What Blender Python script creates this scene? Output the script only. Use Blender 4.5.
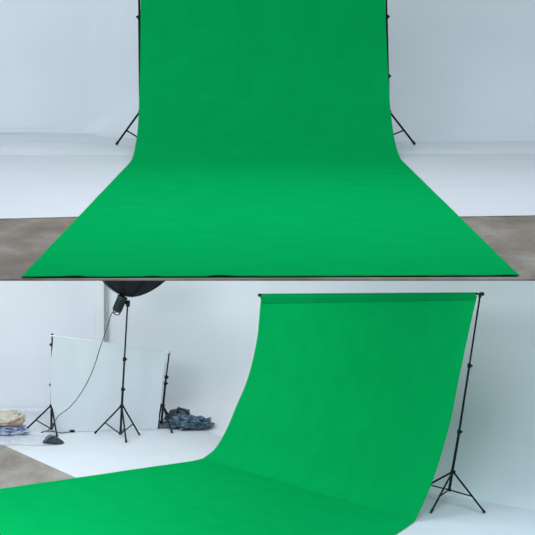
import bpy, bmesh, math, random
from mathutils import Vector, Matrix, noise

for o in list(bpy.data.objects):
    bpy.data.objects.remove(o)
S = bpy.context.scene
C = S.collection
random.seed(7)

# ------------------------------------------------------------------ camera, sky, lights, exposure
EYE = 6.1                      # eye height above the lower studio floor
FPX = 2000.0                   # focal length in pixels of the 535 px frame
HX, HY = 267.5, 28.0           # where the level line of sight meets the frame
DECK = 4.6                     # height of the upper studio floor
cam = bpy.data.cameras.new('camera'); cam.sensor_width = 36
cam.lens = FPX * 36 / 535; cam.shift_y = -(267.5 - HY) / 535
cam.clip_end = 200
co = bpy.data.objects.new('camera', cam); C.objects.link(co)
co.location = (0, 0, EYE); co.rotation_euler = (math.pi / 2, 0, 0)
S.camera = co

S.view_settings.view_transform = 'Standard'; S.view_settings.look = 'None'
S.view_settings.gamma = 1; S.view_settings.use_curve_mapping = False
S.view_settings.exposure = 0.0

W = bpy.data.worlds.new('overcast_sky'); S.world = W; W.use_nodes = True
bg = W.node_tree.nodes['Background']
bg.inputs[0].default_value = (0.80, 0.90, 1.0, 1); bg.inputs[1].default_value = 0.63

def area(name, loc, target, sx, sy, power, col=(0.88, 0.94, 1)):
    l = bpy.data.lights.new(name, 'AREA'); l.shape = 'RECTANGLE'; l.size = sx; l.size_y = sy
    l.energy = power; l.color = col
    o = bpy.data.objects.new(name, l); C.objects.link(o); o.location = loc
    o.rotation_euler = (Vector(target) - Vector(loc)).to_track_quat('-Z', 'Y').to_euler()
    return o
# unseen added fills: overhead for the upper studio, under the deck for the lower
area('overhead_fill', (-1, 16, 11), (-0.5, 17.5, DECK), 8, 8, 520)
area('left_wall_fill', (-8.5, 21, 7.4), (-5.0, 28.4, 6.0), 4, 3, 180)  # fill added to brighten the left wall; no opening is modelled
area('under_deck_fill', (-3.0, 28.0, 4.1), (-2.6, 28.4, 0), 6.0, 2.4, 176)
area('under_deck_fill', (3.4, 23.0, 4.1), (3.2, 24.0, 0), 4.0, 2.0, 172, (0.72, 0.90, 1))
area('under_deck_fill', (-4.6, 22.8, 4.1), (-4.4, 24.0, 0), 5.0, 2.4, 375)

# ------------------------------------------------------------------ places in metres
def G(px, py, z=0.0):
    """a spot on the level at height z"""
    d = (EYE - z) * FPX / (py - HY)
    return Vector(((px - HX) * d / FPX, d, z))
def P(px, py, d):
    return Vector(((px - HX) * d / FPX, d, EYE - (py - HY) * d / FPX))

# ------------------------------------------------------------------ materials
def mat(name, col, rough=0.6, var=0.06, scale=6.0, bump=0.0, bscale=60.0, metal=0.0, spec=0.3, col2=None, detail=4, sheen=0.0, alpha=None):
    m = bpy.data.materials.new(name); m.use_nodes = True
    nt = m.node_tree; b = nt.nodes['Principled BSDF']
    tc = nt.nodes.new('ShaderNodeTexCoord')
    n = nt.nodes.new('ShaderNodeTexNoise'); n.inputs['Scale'].default_value = scale; n.inputs['Detail'].default_value = detail
    nt.links.new(tc.outputs['Object'], n.inputs['Vector'])
    r = nt.nodes.new('ShaderNodeValToRGB')
    c2 = col2 or tuple(min(1, c * (1 + var)) for c in col)
    c1 = col if col2 else tuple(c * (1 - var) for c in col)
    r.color_ramp.elements[0].position = 0.35; r.color_ramp.elements[1].position = 0.65
    r.color_ramp.elements[0].color = (*c1, 1); r.color_ramp.elements[1].color = (*c2, 1)
    nt.links.new(n.outputs['Fac'], r.inputs['Fac']); nt.links.new(r.outputs['Color'], b.inputs['Base Color'])
    b.inputs['Roughness'].default_value = rough; b.inputs['Metallic'].default_value = metal
    b.inputs['Specular IOR Level'].default_value = spec
    if sheen: b.inputs['Sheen Weight'].default_value = sheen
    if alpha is not None: b.inputs['Alpha'].default_value = alpha
    if bump:
        n2 = nt.nodes.new('ShaderNodeTexNoise'); n2.inputs['Scale'].default_value = bscale; n2.inputs['Detail'].default_value = 3
        nt.links.new(tc.outputs['Object'], n2.inputs['Vector'])
        bp = nt.nodes.new('ShaderNodeBump'); bp.inputs['Strength'].default_value = bump; bp.inputs['Distance'].default_value = 0.01
        nt.links.new(n2.outputs['Fac'], bp.inputs['Height']); nt.links.new(bp.outputs['Normal'], b.inputs['Normal'])
    return m

M = {}
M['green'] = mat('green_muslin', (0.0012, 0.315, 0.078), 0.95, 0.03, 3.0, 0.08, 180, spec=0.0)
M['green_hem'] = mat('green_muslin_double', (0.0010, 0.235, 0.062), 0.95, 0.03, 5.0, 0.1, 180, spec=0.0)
M['paint'] = mat('white_wall_paint', (0.77, 0.795, 0.835), 0.75, 0.02, 1.1, 0.05, 25, spec=0.2)
M['cyc'] = mat('white_cyclorama_paint', (0.75, 0.785, 0.815), 0.7, 0.018, 0.9, 0.03, 20, spec=0.2)
M['vinyl'] = mat('white_floor_vinyl', (0.58, 0.605, 0.63), 0.6, 0.02, 1.5, 0.03, 12, spec=0.3)
M['vinyl_edge'] = mat('scuffed_floor_edge', (0.30, 0.29, 0.28), 0.8, 0.3, 9.0)
M['floor_paint'] = mat('white_floor_paint', (0.635, 0.67, 0.705), 0.6, 0.02, 1.5, 0.03, 12, spec=0.3)
M['trim'] = mat('white_trim_paint', (0.80, 0.82, 0.83), 0.5, 0.02, 3.0)
M['white_cloth'] = mat('white_muslin', (0.60, 0.645, 0.68), 0.9, 0.015, 3.0, 0.05, 120, spec=0.1)
M['black'] = mat('black_powder_coat', (0.006, 0.010, 0.012), 0.5, 0.2, 20.0, spec=0.2)
M['rubber'] = mat('black_rubber', (0.012, 0.012, 0.013), 0.85, 0.2, 30.0)
M['softbox'] = mat('black_softbox_nylon', (0.010, 0.011, 0.015), 0.7, 0.25, 8.0, 0.1, 60, spec=0.2)
M['diffuser'] = mat('white_diffuser_cloth', (0.82, 0.82, 0.82), 0.8, 0.02, 5.0)
M['strobe'] = mat('black_strobe_body', (0.009, 0.015, 0.019), 0.45, 0.15, 15.0, spec=0.5)
M['sandbag'] = mat('charcoal_canvas', (0.045, 0.055, 0.068), 0.9, 0.3, 18.0, 0.3, 90)
M['cable'] = mat('grey_cable', (0.05, 0.06, 0.065), 0.6, 0.1, 20.0)
M['beige'] = mat('beige_canvas', (0.50, 0.46, 0.38), 0.9, 0.12, 7.0, 0.3, 40)
M['rust'] = mat('rust_brown_canvas', (0.34, 0.20, 0.15), 0.9, 0.25, 14.0, 0.3, 40)
M['blue_bag'] = mat('blue_and_white_plastic', (0.10, 0.16, 0.38), 0.4, 0.0, 17.0, 0.5, 30, col2=(0.62, 0.66, 0.74), detail=6)
M['heap'] = mat('blue_grey_mottled_cloth', (0.028, 0.060, 0.090), 0.75, 0.0, 15.0, 0.6, 35, col2=(0.16, 0.26, 0.33), detail=6)
M['heap_dark'] = mat('dark_nylon', (0.030, 0.040, 0.048), 0.6, 0.0, 12.0, 0.5, 35, col2=(0.10, 0.13, 0.15), detail=5)
M['mat_grey'] = mat('grey_folded_felt', (0.16, 0.19, 0.21), 0.9, 0.25, 14.0, 0.4, 40)
M['sheet'] = mat('clear_polythene', (0.78, 0.82, 0.88), 0.25, 0.05, 10.0, 0.6, 25, spec=0.6, alpha=0.45)

def concrete(name, dark, light, warm):
    m = bpy.data.materials.new(name); m.use_nodes = True
    nt = m.node_tree; b = nt.nodes['Principled BSDF']; L = nt.links.new
    tc = nt.nodes.new('ShaderNodeTexCoord')
    big = nt.nodes.new('ShaderNodeTexNoise'); big.inputs['Scale'].default_value = 1.0; big.inputs['Detail'].default_value = 7; big.inputs['Roughness'].default_value = 0.62
    fine = nt.nodes.new('ShaderNodeTexNoise'); fine.inputs['Scale'].default_value = 14; fine.inputs['Detail'].default_value = 5
    mp = nt.nodes.new('ShaderNodeMapping'); mp.inputs['Scale'].default_value = (1.5, 0.55, 1); mp.inputs['Location'].default_value = (3.4, 1.2, 0)
    L(tc.outputs['Object'], mp.inputs['Vector']); L(mp.outputs['Vector'], big.inputs['Vector']); L(tc.outputs['Object'], fine.inputs['Vector'])
    r = nt.nodes.new('ShaderNodeValToRGB')
    r.color_ramp.elements[0].position = 0.34; r.color_ramp.elements[1].position = 0.68
    r.color_ramp.elements[0].color = (*dark, 1); r.color_ramp.elements[1].color = (*light, 1)
    e = r.color_ramp.elements.new(0.5); e.color = (*warm, 1)
    L(big.outputs['Fac'], r.inputs['Fac'])
    mx = nt.nodes.new('ShaderNodeMix'); mx.data_type = 'RGBA'; mx.blend_type = 'OVERLAY'; mx.inputs[0].default_value = 0.35
    L(r.outputs['Color'], mx.inputs[6]); L(fine.outputs['Color'], mx.inputs[7]); L(mx.outputs[2], b.inputs['Base Color'])
    b.inputs['Roughness'].default_value = 0.75; b.inputs['Specular IOR Level'].default_value = 0.25
    bp = nt.nodes.new('ShaderNodeBump'); bp.inputs['Strength'].default_value = 0.15; bp.inputs['Distance'].default_value = 0.01
    L(fine.outputs['Fac'], bp.inputs['Height']); L(bp.outputs['Normal'], b.inputs['Normal'])
    return m
M['concrete'] = concrete('worn_concrete', (0.112, 0.086, 0.064), (0.29, 0.27, 0.24), (0.187, 0.155, 0.122))
M['concrete_low'] = concrete('dusty_concrete', (0.19, 0.165, 0.14), (0.36, 0.335, 0.305), (0.28, 0.252, 0.222))

# ------------------------------------------------------------------ mesh helpers
def obj(name, bm, m, parent=None, smooth=True):
    me = bpy.data.meshes.new(name); bm.normal_update()
    for e in bm.edges:
        if len(e.link_faces) == 2 and e.calc_face_angle(0) > 0.7: e.smooth = False
    if parent is not None:
        w = parent_world(parent)
        bmesh.ops.translate(bm, verts=bm.verts, vec=-w)
    bm.to_mesh(me); bm.free(); me.materials.append(m)
    for p in me.polygons: p.use_smooth = smooth
    o = bpy.data.objects.new(name, me); C.objects.link(o)
    if parent is not None: o.parent = parent
    return o
def parent_world(o):
    v = Vector((0, 0, 0))
    while o is not None:
        v += o.location; o = o.parent
    return v
def recentre(o, at):
    """put a single-mesh thing's origin at its foot"""
    o.data.transform(Matrix.Translation(-Vector(at))); o.location = at
    return o
def tag(o, label, cat, group=None):
    o['label'] = label; o['category'] = cat
    if group: o['group'] = group
    return o
def thing(name, label, cat, loc, group=None):
    o = bpy.data.objects.new(name, None); C.objects.link(o); o.location = loc
    o.empty_display_size = 0.1
    return tag(o, label, cat, group)
def struct(o):
    o['kind'] = 'structure'; return o

def add_tube(bm, pts, r, seg=12, caps=True):
    pts = [Vector(p) for p in pts]
    rs = r if isinstance(r, (list, tuple)) else [r] * len(pts)
    rings = []; up = None
    for i, p in enumerate(pts):
        t = (pts[min(i + 1, len(pts) - 1)] - pts[max(i - 1, 0)]).normalized()
        if up is None:
            up = Vector((0, 0, 1)) if abs(t.z) < 0.9 else Vector((1, 0, 0))
        a = t.cross(up).normalized(); b = t.cross(a).normalized(); up = b.cross(t).normalized() if False else up
        rings.append([bm.verts.new(p + a * rs[i] * math.cos(2 * math.pi * k / seg) + b * rs[i] * math.sin(2 * math.pi * k / seg)) for k in range(seg)])
    for A, B in zip(rings, rings[1:]):
        for k in range(seg):
            bm.faces.new((A[k], A[(k + 1) % seg], B[(k + 1) % seg], B[k]))
    if caps:
        bm.faces.new(rings[0]); bm.faces.new(rings[-1][::-1])
    bmesh.ops.recalc_face_normals(bm, faces=bm.faces)
def tube(name, pts, r, m, parent=None, seg=12):
    bm = bmesh.new(); add_tube(bm, pts, r, seg)
    o = obj(name, bm, m, parent)
    return o
def add_box(bm, c, size, rot=None, bevel=0.0):
    r = bmesh.ops.create_cube(bm, size=1.0)
    vs = r['verts']
    mt = Matrix.Translation(Vector(c)) @ (rot.to_4x4() if rot else Matrix()) @ Matrix.Diagonal((*size, 1))
    bmesh.ops.transform(bm, matrix=mt, verts=vs)
    if bevel:
        es = list({e for v in vs for e in v.link_edges})
        bmesh.ops.bevel(bm, geom=es, offset=bevel, segments=2, affect='EDGES', profile=0.5)
def prism(bm, poly, z0, z1):
    a = [bm.verts.new((x, y, z0)) for x, y in poly]; b = [bm.verts.new((x, y, z1)) for x, y in poly]
    n = len(poly)
    bm.faces.new(a[::-1]); bm.faces.new(b)
    for i in range(n): bm.faces.new((a[i], a[(i + 1) % n], b[(i + 1) % n], b[i]))
    bmesh.ops.recalc_face_normals(bm, faces=bm.faces)
def catmull(pts, n):
    """n points evenly spaced in parameter along a smooth curve through pts"""
    pts = [Vector(p) for p in pts]; out = []
    m = len(pts) - 1
    for i in range(n):
        t = i / (n - 1) * m; k = min(int(t), m - 1); f = t - k
        p0 = pts[k - 1] if k > 0 else pts[0] * 2 - pts[1]
        p1, p2 = pts[k], pts[k + 1]
        p3 = pts[k + 2] if k + 2 <= m else pts[m] * 2 - pts[m - 1]
        out.append(0.5 * ((2 * p1) + (p2 - p0) * f + (2 * p0 - 5 * p1 + 4 * p2 - p3) * f * f + (3 * p1 - p0 - 3 * p2 + p3) * f ** 3))
    return out
def sheet_between(left, right, nu, wob=None, thick=0.004):
    """cloth stretched from one edge line to another, with a thickness of its own"""
    bm = bmesh.new(); rows = []
    for j, (a, b) in enumerate(zip(left, right)):
        row = []
        for i in range(nu + 1):
            u = i / nu; p = a.lerp(b, u)
            if wob: p = p + wob(u, j / (len(left) - 1), p)
            row.append(bm.verts.new(p))
        rows.append(row)
    for A, B in zip(rows, rows[1:]):
        for i in range(nu): bm.faces.new((A[i], A[i + 1], B[i + 1], B[i]))
    bmesh.ops.recalc_face_normals(bm, faces=bm.faces)
    bm.normal_update()
    bmesh.ops.solidify(bm, geom=bm.faces[:], thickness=thick)
    return bm
def cyc(name, path, z0, z1, m):
    """studio wall on a plan path of (x, y, cove radius), rounded into the floor; room side is towards the camera"""
    bm = bmesh.new(); cols = []
    for i, (x, y, r) in enumerate(path):
        a = Vector(path[max(i - 1, 0)][:2]); b = Vector(path[min(i + 1, len(path) - 1)][:2])
        t = (b - a).normalized(); n = Vector((t.y, -t.x))
        col = []
        for k in range(17):
            th = k / 16 * math.pi / 2
            off = r * (1 - math.sin(th))
            col.append(bm.verts.new((x + n.x * off, y + n.y * off, z0 + r * (1 - math.cos(th)))))
        for k in range(0, 7):
            col.append(bm.verts.new((x, y, z0 + r + max(0.04, (z1 - z0 - r) * k / 6))))
        back = [bm.verts.new((x - n.x * 0.1, y - n.y * 0.1, z1)), bm.verts.new((x - n.x * 0.1, y - n.y * 0.1, z0 - 0.0005))]
        cols.append(col + back)
    for A, B in zip(cols, cols[1:]):
        m_ = len(A)
        for k in range(m_): bm.faces.new((A[k], B[k], B[(k + 1) % m_], A[(k + 1) % m_]))
    bm.faces.new(cols[0]); bm.faces.new(cols[-1][::-1])
    bmesh.ops.recalc_face_normals(bm, faces=bm.faces)
    return struct(obj(name, bm, m))
def smooth_path(keys, n):
    """keys (x, y, r) joined by straight runs with eased corners"""
    v = [Vector(k) for k in keys]; dense = []
    for a, b in zip(v, v[1:]):
        for i in range(24): dense.append(a.lerp(b, i / 24))
    dense.append(v[-1])
    for _ in range(n):
        dense = [dense[0]] + [(dense[i - 1] + dense[i] * 2 + dense[i + 1]) / 4 for i in range(1, len(dense) - 1)] + [dense[-1]]
    return [tuple(p) for p in dense]

# ------------------------------------------------------------------ the lower studio: floor and walls
bm = bmesh.new(); prism(bm, [(-9, 15), (9, 15), (9, 34), (-9, 34)], -0.2, 0.0)
struct(obj('floor', bm, M['concrete_low'], smooth=False))
e0, e1 = G(5, 446), G(75, 477.5)
bm = bmesh.new()
prism(bm, [(-8.9, 31.8), (-4.6, 29.55), (e0.x, e0.y), (e1.x, e1.y), (-1.2, 24.9), (1.0, 22.4), (8.9, 22.4), (8.9, 33.6), (-8.9, 33.6)], 0.0005, 0.004)
struct(obj('floor_white_paint', bm, M['floor_paint'], smooth=False))

struct(cyc('wall_left', smooth_path([(-8.9, 31.6, 0.03), (-4.25, 31.8, 0.03), (-2.60, 31.95, 0.03)], 2), 0.0045, 4.3, M['paint']))
struct(cyc('wall_back', smooth_path([(-2.60, 31.95, 0.05), (-1.9, 31.75, 0.12), (-1.10, 31.45, 0.35), (-0.2, 30.6, 0.85), (0.8, 29.9, 1.6), (3.7, 27.75, 2.25), (8.9, 24.4, 2.25)], 40), 0.0045, 4.3, M['cyc']))
bm = bmesh.new(); add_box(bm, (-2.665, 31.87, 2.14), (0.13, 0.10, 4.27), bevel=0.012)
struct(obj('trim_1', bm, M['trim']))
conduit = tube('trim_2', [(-2.565, 31.86, 0.01), (-2.565, 31.86, 4.27)], 0.014, mat('grey_green_conduit', (0.40, 0.45, 0.44), 0.5))
struct(conduit)
bm = bmesh.new(); add_box(bm, (-5.8, 31.68, 0.03), (6.3, 0.035, 0.055), rot=Matrix.Rotation(math.atan2(0.33, 6.3), 3, 'Z'), bevel=0.006)
struct(obj('baseboard_left', bm, M['paint']))

# ------------------------------------------------------------------ the upper studio: deck, floor, walls
bm = bmesh.new()
sec = [(11.93, DECK), (11.93, DECK - 0.008), (14.4, DECK - 0.16), (34, DECK - 0.16), (34, DECK)]
va = [bm.verts.new((-9, y, z)) for y, z in sec]; vb = [bm.verts.new((9, y, z)) for y, z in sec]
bm.faces.new(va); bm.faces.new(vb[::-1])
for i in range(5): bm.faces.new((va[i], vb[i], vb[(i + 1) % 5], va[(i + 1) % 5]))
bmesh.ops.recalc_face_normals(bm, faces=bm.faces)
struct(obj('floor_upper', bm, M['concrete'], smooth=False))
# white vinyl laid over the concrete, its front edge scuffed
edge = [(-9, 15.5), (-3.0, 15.66), (-2.1, 15.69), (-1.5, 15.85), (1.5, 15.87), (1.9, 15.93), (3.0, 16.12), (9, 16.5)]
bm = bmesh.new(); prism(bm, edge + [(9, 23.9), (1.5, 23.8), (-1.8, 23.5), (-9, 23.5)], DECK + 0.0005, DECK + 0.005)
struct(obj('floor_white_vinyl', bm, M['vinyl'], smooth=False))
bm = bmesh.new(); prism(bm, [(-9, 23.503), (-1.8, 23.503), (1.5, 23.803), (9, 23.903), (9, 28.4), (-9, 28.4)], DECK + 0.0002, DECK + 0.0045)
struct(obj('floor_grey_paint', bm, mat('pale_floor_paint', (0.68, 0.71, 0.74), 0.6, 0.03, 1.5), smooth=False))
bm = bmesh.new()
prism(bm, [(x, y - 0.025 - 0.02 * random.random()) for x, y in edge] + [(x, y - 0.002) for x, y in edge[::-1]], DECK + 0.0004, DECK + 0.006)
struct(obj('trim_3', bm, M['vinyl_edge'], smooth=False))

cyc('wall_upper_back', smooth_path([(-9, 28.45, 0.03), (-2.6, 28.45, 0.06), (-2.2, 28.30, 0.4), (-1.7, 27.95, 0.9), (-0.5, 27.7, 1.3), (9, 27.6, 1.3)], 16), DECK + 0.0048, 9.2, M['cyc'])
bm = bmesh.new(); add_box(bm, (-5.75, 28.41, DECK + 0.036), (6.6, 0.03, 0.055), bevel=0.006)
struct(obj('baseboard_left', bm, M['cyc']))

# ------------------------------------------------------------------ stands
def stand(name, label, group, apex, bottom, top, feet, knobs, rp=0.017, rl=0.0115, joint=0.60, cap=0.055, hub_r=0.034):
    """tripod stand: pole sections, collar, clamp knobs, three legs with rubber feet, three braces"""
    apex, bottom, top = Vector(apex), Vector(bottom), Vector(top)
    zf = min(f.z for f in feet)
    base = Vector((bottom.x, bottom.y, zf))
    t = thing(name, label, 'light stand' if cap is None else 'backdrop stand', base, group)
    ax = (top - apex).normalized()
    cuts = [apex + (top - apex) * k for k in knobs]
    # sections get thinner upwards
    tube('lower_pole', [bottom, cuts[0]], rp, M['black'], t)
    rest = cuts + [top]
    for i, (a, b) in enumerate(zip(rest, rest[1:])):
        tube('upper_pole', [a, b], rp * (0.82 - 0.14 * i), M['black'], t)
    tube('leg_collar', [apex - ax * 0.022, apex - ax * 0.018, apex + ax * 0.018, apex + ax * 0.022], [hub_r * 0.8, hub_r, hub_r, hub_r * 0.8], M['black'], t, 16)
    tube('brace_hub', [bottom, bottom + ax * 0.03], rp * 1.5, M['black'], t, 16)
    for c in cuts:
        tube('clamp_collar', [c - ax * 0.03, c - ax * 0.025, c + ax * 0.02, c + ax * 0.025], [rp * 1.15, rp * 1.45, rp * 1.45, rp * 1.1], M['black'], t, 16)
        d = Vector((0.8, -0.6, 0)).normalized()
        if c.x < 0 and 'left' in label: d.x = -d.x
        tube('clamp_knob', [c + d * rp * 1.2, c + d * (rp + 0.012), c + d * (rp + 0.014), c + d * (rp + 0.026)], [0.006, 0.006, 0.013, 0.012], M['black'], t, 12)
    for f in feet:
        f = Vector(f); out = (f - apex); out.z = 0; out.normalize()
        a = apex + out * hub_r * 0.8 - ax * 0.01
        e = Vector((f.x, f.y, f.z + rl * 1.3))
        lg = tube('leg', [a, a.lerp(e, 0.97)], rl, M['black'], t)
        tube('rubber_foot', [a.lerp(e, 0.93), e + (e - a).normalized() * 0.004], [rl * 1.25, rl * 1.3], M['rubber'], lg)
        j = a.lerp(e, joint)
        tube('brace', [bottom + ax * 0.015 + out * rp, j], rl * 0.72, M['black'], t)
    if cap is not None:
        tube('bar_holder', [top - ax * 0.02, top + ax * 0.012], rp * 1.1, M['black'], t)
    return t

# --- upper pair
gs = 'black tripod stands of the upper green backdrop'
LA = Vector((-1.60, 25.25, DECK + 0.44)); RA = Vector((1.53, 25.25, DECK + 0.44))
stand('backdrop_stand', 'black tripod stand behind the left edge of the upper green backdrop', gs,
      LA, (-1.60, 25.25, DECK + 0.09), (-1.635, 25.25, 7.56),
      [G(116.5, 145.5, DECK + 0.003), Vector((-1.36, 25.40, DECK + 0.006)), Vector((-1.50, 24.86, DECK + 0.006))], [0.476, 0.8], rp=0.018, rl=0.0135, joint=0.56)
stand('backdrop_stand', 'black tripod stand behind the right edge of the upper green backdrop', gs,
      RA, (1.53, 25.25, DECK + 0.12), (1.475, 25.25, 7.56),
      [G(414.5, 145.2, DECK + 0.003), Vector((1.28, 25.40, DECK + 0.006)), Vector((1.41, 24.86, DECK + 0.006))], [0.18, 0.478, 0.8], rp=0.018, rl=0.0135, joint=0.56)
bar = tube('crossbar', [(-1.72, 25.22, 7.575), (1.62, 25.22, 7.575)], 0.014, M['black'])
recentre(bar, (0, 25.22, 7.575)); tag(bar, 'black crossbar carrying the upper green backdrop between its two stands', 'crossbar')

# --- upper green backdrop
prof = [(25.205, 7.55), (25.18, 7.0), (25.05, 6.3), (24.80, 5.66), (24.40, 5.18), (23.85, 4.88), (23.2, 4.71), (22.55, 4.628), (22.0, 4.612)]
pl = [P(141, 0, 25.2).x, P(140.8, 0, 25.18).x, P(140.6, 20, 25.05).x, P(140.2, 63, 24.8).x, P(139, 103, 24.4).x, P(137.6, 130, 23.85).x, P(135, 148, 23.2).x, P(132.4, 158, 22.55).x, P(129.5, 166, 22.0).x]
pr = [P(383.6, 0, 25.2).x, P(384, 0, 25.18).x, P(385.5, 20, 25.05).x, P(387.6, 63, 24.8).x, P(390, 103, 24.4).x, P(393, 130, 23.85).x, P(396.5, 148, 23.2).x, P(400.5, 158, 22.55).x, P(404.5, 166, 22.0).x]
lf = catmull([(x, d, z) for x, (d, z) in zip(pl, prof)], 49); rt = catmull([(x, d, z) for x, (d, z) in zip(pr, prof)], 49)
fl = lf[-1]; fr = rt[-1]
el, er = G(21.5, 277.3, DECK + 0.006), G(519, 275.8, DECK + 0.006)
for k in range(1, 61):
    lf.append(fl.lerp(el, k / 60)); rt.append(fr.lerp(er, k / 60))
def wob_up(u, v, p):
    n = noise.noise(Vector((p.x * 3.1, p.y * 1.3, p.z * 0.5)))
    hang = max(0.0, min(1.0, (p.z - DECK - 0.1) / 0.6))
    w = Vector((0, 0.010 * n * hang + 0.006 * hang * noise.noise(Vector((p.x * 9, 0, p.z * 0.3))), 0.004 * abs(n) * (1 - hang)))
    if v > 0.985:      # lifted wrinkles along the front hem
        w.z += max(0, noise.noise(Vector((p.x * 5.0, 3.3, 0))) - 0.22) * 0.022
    return w
g = obj('green_backdrop', sheet_between(lf, rt, 120, wob_up), M['green'])
recentre(g, (0, 22.0, DECK)); tag(g, 'wide green backdrop running straight towards us over brown concrete on the upper floor', 'backdrop')
# thin dark line painted for the shade under the cloth's front edge
bm = bmesh.new()
hem = [el.lerp(er, i / 80) + Vector((0, 0.012, 0.003 + 0.003 * noise.noise(Vector((i * 0.31, 0, 0))))) for i in range(81)]
add_tube(bm, hem, 0.0028, 8)
hm = obj('edge_shade_line', bm, mat('edge_shade_green', (0.010, 0.10, 0.040), 0.9), g); hm['label'] = 'dark green line standing in for the shade under the cloth edge'

# ------------------------------------------------------------------ lower green backdrop set
gl = 'black tripod stands of the lower green backdrop'
dR = 25.6
topR = P(480.0, 296, dR)
stand('backdrop_stand', 'tall leaning black tripod stand right of the lower green backdrop', gl,
      P(453.0, 472, dR), P(449.0, 491, dR), topR,
      [G(484.5, 513.5, 0.004), G(431, 513.5, 0.004), G(414, 494, 0.004)], [0.23, 0.605], rp=0.018, rl=0.0125, joint=0.60)
dL = 28.82
topL = P(261.6, 297, dL + 0.03)
stand('backdrop_stand', 'black tripod stand hidden behind the far edge of the lower green backdrop', gl,
      Vector((topL.x + 0.02, dL + 0.05, 0.43)), Vector((topL.x + 0.02, dL + 0.05, 0.12)), topL,
      [Vector((topL.x + 0.45, dL + 0.10, 0.008)), Vector((topL.x - 0.02, dL + 0.45, 0.008)), Vector((topL.x + 0.2, dL - 0.28, 0.008))], [0.3, 0.65])
b0, b1 = topL + Vector((0, 0, 0.026)), topR + Vector((0, 0, 0.026))
ax = (b1 - b0).normalized()
t = thing('crossbar', 'black crossbar along the top of the lower green backdrop', 'crossbar', (b0 + b1) / 2)
tube('bar', [b0 - ax * 0.05, b1 + ax * 0.03], 0.014, M['black'], t)
for e, s in ((b0, -1), (b1, 1)):
    tube('end_cap', [e + ax * s * 0.005, e + ax * s * 0.055], 0.024, M['rubber'], t, 14)

Lpx = [(261.6, 295.5, 0.0), (260.4, 306, 0.02), (259.4, 318, 0.045), (257.8, 335, 0.08), (253, 360, 0.15), (246, 384, 0.27), (237, 405, 0.42), (226.5, 430, 0.60), (215, 449, 0.77), (203, 458.6, 0.96)]
Rpx = [(477.2, 295.5, 0.0), (475.8, 302, 0.02), (472, 318, 0.08), (464.4, 353, 0.19), (457.3, 387, 0.29), (451, 419, 0.40), (442, 452.6, 0.54), (434.3, 476, 0.66), (425, 500, 0.80), (414.5, 521.5, 0.97)]
A, Cc = Vector((topL.x, dL - 0.02)), G(201, 459.5)
AR, CR = Vector((topR.x - 0.05, dR - 0.02)), G(413, 523)
lf = catmull([P(x, y, A.y + s * (Cc.y - A.y)) for x, y, s in Lpx], 60)
rt = catmull([P(x, y, AR.y + s * (CR.y - AR.y)) for x, y, s in Rpx], 60)
zf = 0.010
lfl = catmull([lf[-1], G(190, 461.6, zf), G(150, 467.3, zf), G(75, 478.3, zf), G(0, 489, zf), G(-110, 505, zf), G(-220, 521, zf)], 61)
rfl = catmull([rt[-1], G(407, 527, zf), G(395, 535, zf), G(370, 552, zf), G(330, 580, zf), G(290, 610, zf), G(250, 645, zf)], 61)
lf += lfl[1:]; rt += rfl[1:]
def wob_low(u, v, p):
    hang = max(0.0, min(1.0, (p.z - 0.05) / 0.6))
    e = math.sin(math.pi * u) ** 0.5 if 0 < u < 1 else 0
    n = noise.noise(Vector((u * 14, v * 1.2, 0)))
    n2 = noise.noise(Vector((p.x * 2.2, p.y * 2.2, 1)))
    q = Vector((-0.006 * n - 0.004 * n2, -0.008 * n - 0.004 * n2, 0)) * hang * e
    q.z += (0.004 * abs(n2)) * (1 - hang)
    # between the edges the hanging cloth settles a little and then lies flat
    lo = max(0.0, p.z - zf)
    return q
g = obj('green_backdrop', sheet_between(lf, rt, 110, wob_low), M['green'])
recentre(g, (0.4, 26.5, 0)); tag(g, 'green backdrop hanging from a crossbar and curving down onto the white lower floor', 'backdrop')
bm = bmesh.new()
nb = Vector((ax.y, -ax.x, 0)).normalized()       # towards the room
if nb.y > 0: nb = -nb
NP = 70
cols_ = []
for k in range(NP + 1):
    u = 0.003 + 0.994 * k / NP
    c = b0.lerp(b1 - ax * 0.045, u)
    front = [lf[q].lerp(rt[q], u) + wob_low(u, q / (len(lf) - 1), lf[q].lerp(rt[q], u)) + nb * 0.011 for q in range(1, 6)]
    ring = []
    for q in range(11):            # round the bar from the back over the top to the front
        a = -math.pi * 0.55 + q / 10 * math.pi * 1.0
        ring.append(c + (nb * math.sin(a) + Vector((0, 0, 1)) * math.cos(a)) * 0.020)
    cols_.append([bm.verts.new(v) for v in ring + front])
for X, Y in zip(cols_, cols_[1:]):
    for q in range(len(X) - 1): bm.faces.new((X[q], Y[q], Y[q + 1], X[q + 1]))
bm.normal_update(); bmesh.ops.solidify(bm, geom=bm.faces[:], thickness=0.002)
pk = obj('rod_pocket', bm, M['green_hem'], g); pk['label'] = 'darker double-layer rod pocket'

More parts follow.
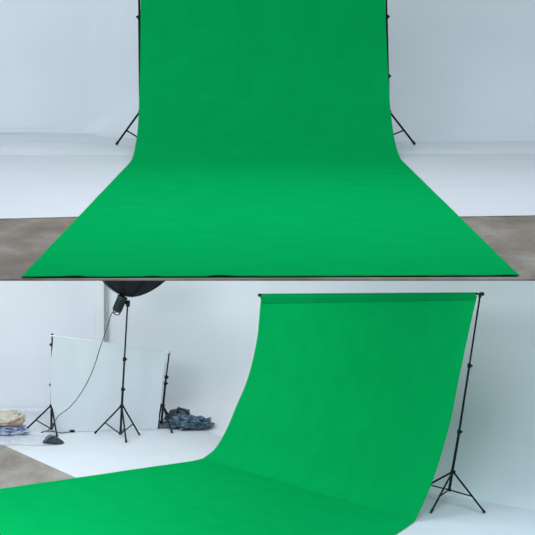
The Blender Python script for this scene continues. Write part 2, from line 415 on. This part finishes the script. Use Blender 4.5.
# ------------------------------------------------------------------ white backdrop set in the far corner
gw = 'black tripod stands of the white backdrop'
wl = P(52.2, 334.5, 30.2); wr = P(169.3, 352.5, 30.5)
stand('backdrop_stand', 'short black tripod stand at the left end of the white backdrop', gw,
      P(51.6, 406, 30.2), P(51.3, 429.3, 30.2), wl,
      [G(26.5, 430, 0.005), G(57, 437.5, 0.005), G(62, 422.5, 0.005)], [0.30, 0.86], rp=0.017, rl=0.0125, joint=0.60)
stand('backdrop_stand', 'shortest black tripod stand at the right end of the white backdrop by the cloth heap', gw,
      P(162.6, 405.5, 30.5), P(161.3, 424, 30.5), wr,
      [G(172, 433.3, 0.005), G(157.5, 428.5, 0.005), G(171, 421, 0.005)], [0.42, 0.54], rp=0.017, rl=0.0125, joint=0.60)
w0, w1 = wl + Vector((0, -0.032, -0.014)), wr + Vector((0, -0.032, 0.004))
ax = (w1 - w0).normalized()
bw = tube('crossbar', [w0 - ax * 0.035, w1 + ax * 0.012], 0.011, M['trim'])
recentre(bw, (w0 + w1) / 2); tag(bw, 'thin white crossbar along the top of the white backdrop', 'crossbar')
rows_l, rows_r = [], []
for k in range(31):
    f = k / 30
    off = Vector((0, -0.035, 0))
    a = w0 + ax * 0.03 + off; b = w1 - ax * 0.055 + off
    a2 = Vector((a.x + 0.02, a.y - 0.01, 0.012)); b2 = Vector((b.x - 0.12, b.y - 0.02, 0.012))
    lap = -0.055 * min(1, f / 0.3) * (1 if f < 0.70 else max(0, 1 - (f - 0.70) / 0.1))
    rows_l.append(a.lerp(a2, f) + Vector((lap, 0, 0))); rows_r.append(b.lerp(b2, f))
def wob_w(u, v, p):
    return Vector((0, -0.012 + 0.012 * noise.noise(Vector((u * 7, v * 0.7, 4))) - 0.02 * math.sin(u * math.pi) * v, 0))
wb = obj('white_backdrop', sheet_between(rows_l, rows_r, 60, wob_w), M['white_cloth'])
recentre(wb, (-2.4, 30.3, 0)); tag(wb, 'plain white backdrop hanging between two short stands in the far corner', 'backdrop')
bm = bmesh.new(); rows = []
for k in range(31):
    p = (w0 + ax * 0.03).lerp(w1 - ax * 0.06, k / 30); ring = []
    for q in range(14):
        a = -math.pi * 0.5 + q / 13 * math.pi * 1.3
        ring.append(bm.verts.new(p + (Vector((0, -1, 0)) * math.sin(a) + Vector((0, 0, 1)) * math.cos(a)) * 0.017 + Vector((0, -0.002, 0))))
    ring += [bm.verts.new(ring[-1].co + Vector((0, -0.009 * q - 0.006, -0.02 * q))) for q in range(1, 4)]
    rows.append(ring)
for X, Y in zip(rows, rows[1:]):
    for q in range(len(X) - 1): bm.faces.new((X[q], Y[q], Y[q + 1], X[q + 1]))
bm.normal_update(); bmesh.ops.solidify(bm, geom=bm.faces[:], thickness=0.002)
obj('rod_pocket', bm, M['white_cloth'], wb)

# ------------------------------------------------------------------ studio light: stand, strobe, softbox, cable
dS = 29.9
ls = stand('light_stand', 'tall black light stand with spread legs in front of the white backdrop', None,
      P(121.8, 406.5, dS), P(120.4, 434.3, dS), P(127.6, 304.5, dS),
      [G(95, 434, 0.005), G(139.5, 435.8, 0.005), G(126.2, 443, 0.005)], [0.17, 0.465], rp=0.018, rl=0.0125, joint=0.60, cap=None)
top = P(127.6, 304.5, dS)
s0, s1 = P(116.4, 311.5, dS - 0.03), P(122.8, 296.5, dS - 0.03)
sd = (s1 - s0).normalized()
t = thing('strobe_light', 'black cylindrical strobe head clamped at the top of the tall light stand', 'studio light', s0)
tube('body', [s0, s0 + sd * 0.008, s0 + sd * 0.03, s1 - sd * 0.03, s1 - sd * 0.028, s1], [0.058, 0.068, 0.074, 0.074, 0.079, 0.079], M['strobe'], t, 24)
bm = bmesh.new()
for k in range(5):
    c = s0 + sd * (0.05 + 0.03 * k)
    add_tube(bm, [c, c + sd * 0.012], 0.0755, 24)
obj('cooling_rings', bm, M['black'], t)
side = Vector((1, 0, 0)); mid = s0.lerp(s1, 0.62)
bm = bmesh.new(); add_tube(bm, [mid + side * 0.06, P(126.3, 303, dS - 0.02), P(127.7, 302, dS)], [0.024, 0.024, 0.022], 12)
add_tube(bm, [P(127.75, 306.5, dS), P(128.2, 300.5, dS)], 0.03, 14)
br = obj('tilt_bracket', bm, M['black'], t)
tube('tilt_handle', [P(128, 302, dS - 0.03), P(128.6, 302.5, dS - 0.085)], [0.008, 0.011], M['black'], br)
hp = [s0 + Vector((-0.04, -0.02, 0.03)), s0 + Vector((-0.045, -0.025, -0.015)), s0 + Vector((0.0, -0.03, -0.045)), s0 + Vector((0.045, -0.03, -0.04)), s0 + Vector((0.065, -0.03, 0.02))]
tube('carry_handle', catmull(hp, 20), 0.0075, M['black'], t, 8)

# octagonal softbox: black ribbed back, white front
cB = P(127.3, 295.6, dS + 0.02)
axis = Vector((0.15, 0.22, 1.0)).normalized()
q = axis.to_track_quat('Z', 'Y')
t = thing('softbox', 'large round black softbox mounted on the strobe, its upper half out of view', 'softbox', cB)
def dish(r): return 1.02 * r * r
bm = bmesh.new(); rings = []
NR, NS = 12, 64
for i in range(NR + 1):
    r = 0.075 + (0.60 - 0.075) * i / NR; ring = []
    for k in range(NS):
        a = 2 * math.pi * k / NS
        sag = 1 - 0.045 * abs(math.cos(4 * a)) ** 0.8 * (i / NR)      # eight panels pulled straight between the ribs
        v = Vector((r * sag * math.cos(a), r * sag * math.sin(a), dish(r) * 1.0))
        ring.append(bm.verts.new(cB + q @ v))
    rings.append(ring)
for X, Y in zip(rings, rings[1:]):
    for k in range(NS): bm.faces.new((X[k], X[(k + 1) % NS], Y[(k + 1) % NS], Y[k]))
bm.normal_update(); bmesh.ops.solidify(bm, geom=bm.faces[:], thickness=0.003)
sh = obj('shell', bm, M['softbox'], t)
bm = bmesh.new(); zt = dish(0.60) + 0.004
vs = [bm.verts.new(cB + q @ Vector((0.575 * math.cos(2 * math.pi * k / NS), 0.575 * math.sin(2 * math.pi * k / NS), zt))) for k in range(NS)]
bm.faces.new(vs); bm.normal_update(); bmesh.ops.solidify(bm, geom=bm.faces[:], thickness=0.003)
df = obj('front_diffuser', bm, M['diffuser'], t); df['label'] = 'white front diffuser'
for k in range(8):
    a = 2 * math.pi * (k + 0.5) / 8
    pts = [cB + q @ Vector((r * math.cos(a), r * math.sin(a), dish(r) - 0.008)) for r in [0.075 + 0.525 * i / 8 for i in range(9)]]
    tube('rib', pts, 0.006, M['black'], t, 8)
tube('speed_ring', [cB + q @ Vector((0, 0, -0.012)), cB + q @ Vector((0, 0, 0.03))], 0.092, M['black'], t, 24)

ck = [(116.2, 312.5, dS - 0.02), (112.2, 312.8, dS - 0.04), (109, 321, dS - 0.1), (105, 334, dS - 0.12), (100, 348, dS - 0.14), (95, 364, dS - 0.15), (88, 381, dS - 0.16), (79, 396, dS - 0.1), (69, 408, dS - 0.0), (59, 415.5, dS + 0.08)]
cp = [P(*k) for k in ck] + [G(53.0, 424, 0.20), G(47, 431.3, 0.012), G(41, 432.6, 0.012), G(46, 430.8, 0.012), G(54, 431.5, 0.012), G(62, 433.0, 0.012), G(70, 431.8, 0.012)]
t = thing('power_cable', 'thin grey cable drooping from the strobe head to the floor by the short left stand', 'cable', cp[-1])
tube('cord', catmull(cp, 140), 0.0065, M['cable'], t, 8)
e = cp[-1]
bm = bmesh.new(); add_box(bm, e + Vector((0.035, 0, 0.012)), (0.075, 0.055, 0.04), bevel=0.012)
obj('plug', bm, M['black'], t)

# ------------------------------------------------------------------ soft lumps
def lump(size, seed, amp=0.18, freq=2.2, flat=0.35, crease=0.5, sub=6, pw=0.75, fold=0.0):
    bm = bmesh.new(); bmesh.ops.create_icosphere(bm, subdivisions=sub, radius=1)
    for v in bm.verts:
        p = v.co.copy()
        q = Vector([math.copysign(abs(c) ** pw, c) for c in p])
        n = noise.fractal(p * freq + Vector((seed, seed * 2.1, 0)), 0.9, 2.2, 4)
        r = noise.ridged_multi_fractal(p * freq * 0.9 + Vector((0, seed, seed)), 1.0, 2.0, 3, 1.0, 2.0)
        q *= 1 + amp * n + amp * crease * (r - 1.0) * 0.5
        if fold:
            w = noise.noise(p * 1.6 + Vector((seed, 0, 0)))
            a = noise.noise(Vector((p.x * 1.3 + w, p.y * 4.2 + w * 1.5 + seed, p.z * 4.6)))
            b = noise.noise(Vector((p.x * 4.0 + seed, p.y * 3.0 - w, p.z * 7.5 + w * 2)))
            q *= 1 - fold * 0.35 + fold * (1.3 * math.sqrt(a * a + 0.012) + 0.25 * math.sqrt(b * b + 0.01))
        if q.z < 0: q.z *= flat
        v.co = Vector((q.x * size[0], q.y * size[1], q.z * size[2]))
    zmin = min(v.co.z for v in bm.verts)
    for v in bm.verts: v.co.z -= zmin
    return bm
def place(name, bm, m, loc, label, cat, group=None, rz=0.0):
    bmesh.ops.rotate(bm, verts=bm.verts, matrix=Matrix.Rotation(rz, 3, 'Z'))
    o = obj(name, bm, m); o.location = loc
    return tag(o, label, cat, group)

# sandbag against the foot of the left white-backdrop stand: two saddled pouches
p = G(52, 445, 0.005)
t = thing('sandbag', 'small charcoal sandbag slumped on the white floor at the foot of a stand', 'sandbag', p)
bm = lump((0.150, 0.10, 0.115), 2.3, 0.12, 1.8, 0.3, pw=1.0)
for v in bm.verts:
    v.co.x += 0.01; v.co.z *= 0.86 * (1.0 - 0.42 * max(0, (v.co.x + 0.03) / 0.16) - 0.2 * max(0, -(v.co.x + 0.03) / 0.12))
    v.co += p + Vector((0, 0.10, 0))
sbg = obj('body', bm, M['sandbag'], t)
hp = [p + Vector((-0.10, 0.0, 0.06)), p + Vector((-0.06, 0.02, 0.105)), p + Vector((-0.01, 0.03, 0.128)), p + Vector((0.02, 0.03, 0.125))]
st = tube('strap', catmull(hp, 12), 0.012, mat('pale_grey_webbing', (0.16, 0.18, 0.20), 0.8), t, 8); st['label'] = 'pale grey strap'

# bundles at the left edge
p = G(2, 436, 0.004)
blue = place('plastic_bundle', lump((0.33, 0.20, 0.105), 5.1, 0.16, 3.0, 0.3, fold=0.4), M['blue_bag'], p + Vector((0, 0.15, 0)), 'blue and white plastic-wrapped bundle on the floor under the beige cloth', 'bundle')
t = thing('canvas_bundle', 'folded beige canvas bundle lying on the blue plastic-wrapped bundle', 'bundle', p + Vector((-0.04, 0.17, 0.135)))
bw_ = t.location.copy()
bm = lump((0.35, 0.21, 0.14), 8.4, 0.08, 1.6, 0.4, fold=0.22)
for v in bm.verts: v.co += bw_ + Vector((0, 0, 0.005))
obj('folds', bm, M['beige'], t)
for k, (z, s, y) in enumerate(((0.075, 1.0, -0.02), (0.035, 1.03, -0.01))):
    pts = [bw_ + Vector((-0.34 + 0.072 * i * s, -0.195 + 0.012 * math.sin(i * 1.3 + k) + 0.02 * abs(i - 5) / 5 + y, z + 0.012 * math.sin(i * 0.9 + k * 2) + (0.05 if i > 8 and k == 0 else 0))) for i in range(11)]
    o_ = tube('edge_band', catmull(pts, 40), 0.010 if k else 0.013, M['rust'], t, 8)
    o_['label'] = 'rust brown folded edge'
# crumpled clear sheet round the bundle
bm = bmesh.new(); rows = []
c0 = G(14, 439.5, 0.012)
for j in range(25):
    row = []
    for i in range(41):
        u, v = i / 40 - 0.5, j / 24 - 0.5
        x, y = c0.x + u * 1.25 + 0.05 * noise.noise(Vector((v * 5, 2, 0))), c0.y + v * 0.85 + 0.10 * noise.noise(Vector((u * 5, 0, 3)))
        z = 0.012 + 0.030 * abs(noise.noise(Vector((x * 6, y * 4, 0)))) + 0.012 * abs(noise.noise(Vector((x * 17, y * 10, 5))))
        row.append(bm.verts.new((x, y, z)))
    rows.append(row)
for X, Y in zip(rows, rows[1:]):
    for i in range(40): bm.faces.new((X[i], X[i + 1], Y[i + 1], Y[i]))
sh = obj('plastic_sheet', bm, M['sheet']); recentre(sh, (c0.x, c0.y, 0.004))
tag(sh, 'crumpled clear plastic sheet spread on the floor by the bundles', 'plastic sheet')

# heap beside the right stand of the white backdrop
p = G(191, 431, 0.004)
place('cloth_heap', lump((0.275, 0.17, 0.120), 11.7, 0.14, 2.0, 0.35, 0.9, 6, 0.85, 0.60), M['heap'], p + Vector((0.0, 0.18, 0)), 'crumpled blue-grey mottled cloth heaped in the corner', 'cloth', rz=-0.12)
t = thing('equipment_bag', 'dark nylon bag slumped behind the mottled cloth with its flap raised', 'bag', G(180, 425, 0.004))
b_ = t.location.copy()
bm = lump((0.19, 0.15, 0.15), 15.2, 0.14, 1.8, 0.35, fold=0.25)
for v in bm.verts: v.co += b_ + Vector((-0.02, 0.10, 0))
obj('body', bm, M['heap_dark'], t)
bm = bmesh.new(); add_box(bm, b_ + Vector((0.05, 0.02, 0.20)), (0.21, 0.14, 0.018), rot=Matrix.Rotation(0.45, 3, 'Y') @ Matrix.Rotation(0.3, 3, 'X'), bevel=0.006)
obj('flap', bm, M['heap_dark'], t)
tube('flap_handle', catmull([b_ + Vector((-0.05, -0.05, 0.19)), b_ + Vector((-0.01, -0.07, 0.26)), b_ + Vector((0.08, -0.07, 0.23)), b_ + Vector((0.15, -0.05, 0.15))], 14), 0.010, M['black'], t, 8)
p = G(163, 429.2, 0.004)
place('folded_mat', lump((0.13, 0.09, 0.05), 21.0, 0.12, 2.4, 0.4, fold=0.3), M['mat_grey'], p + Vector((0.02, 0.14, 0)), 'small grey folded felt under the legs of the shortest stand', 'cloth')
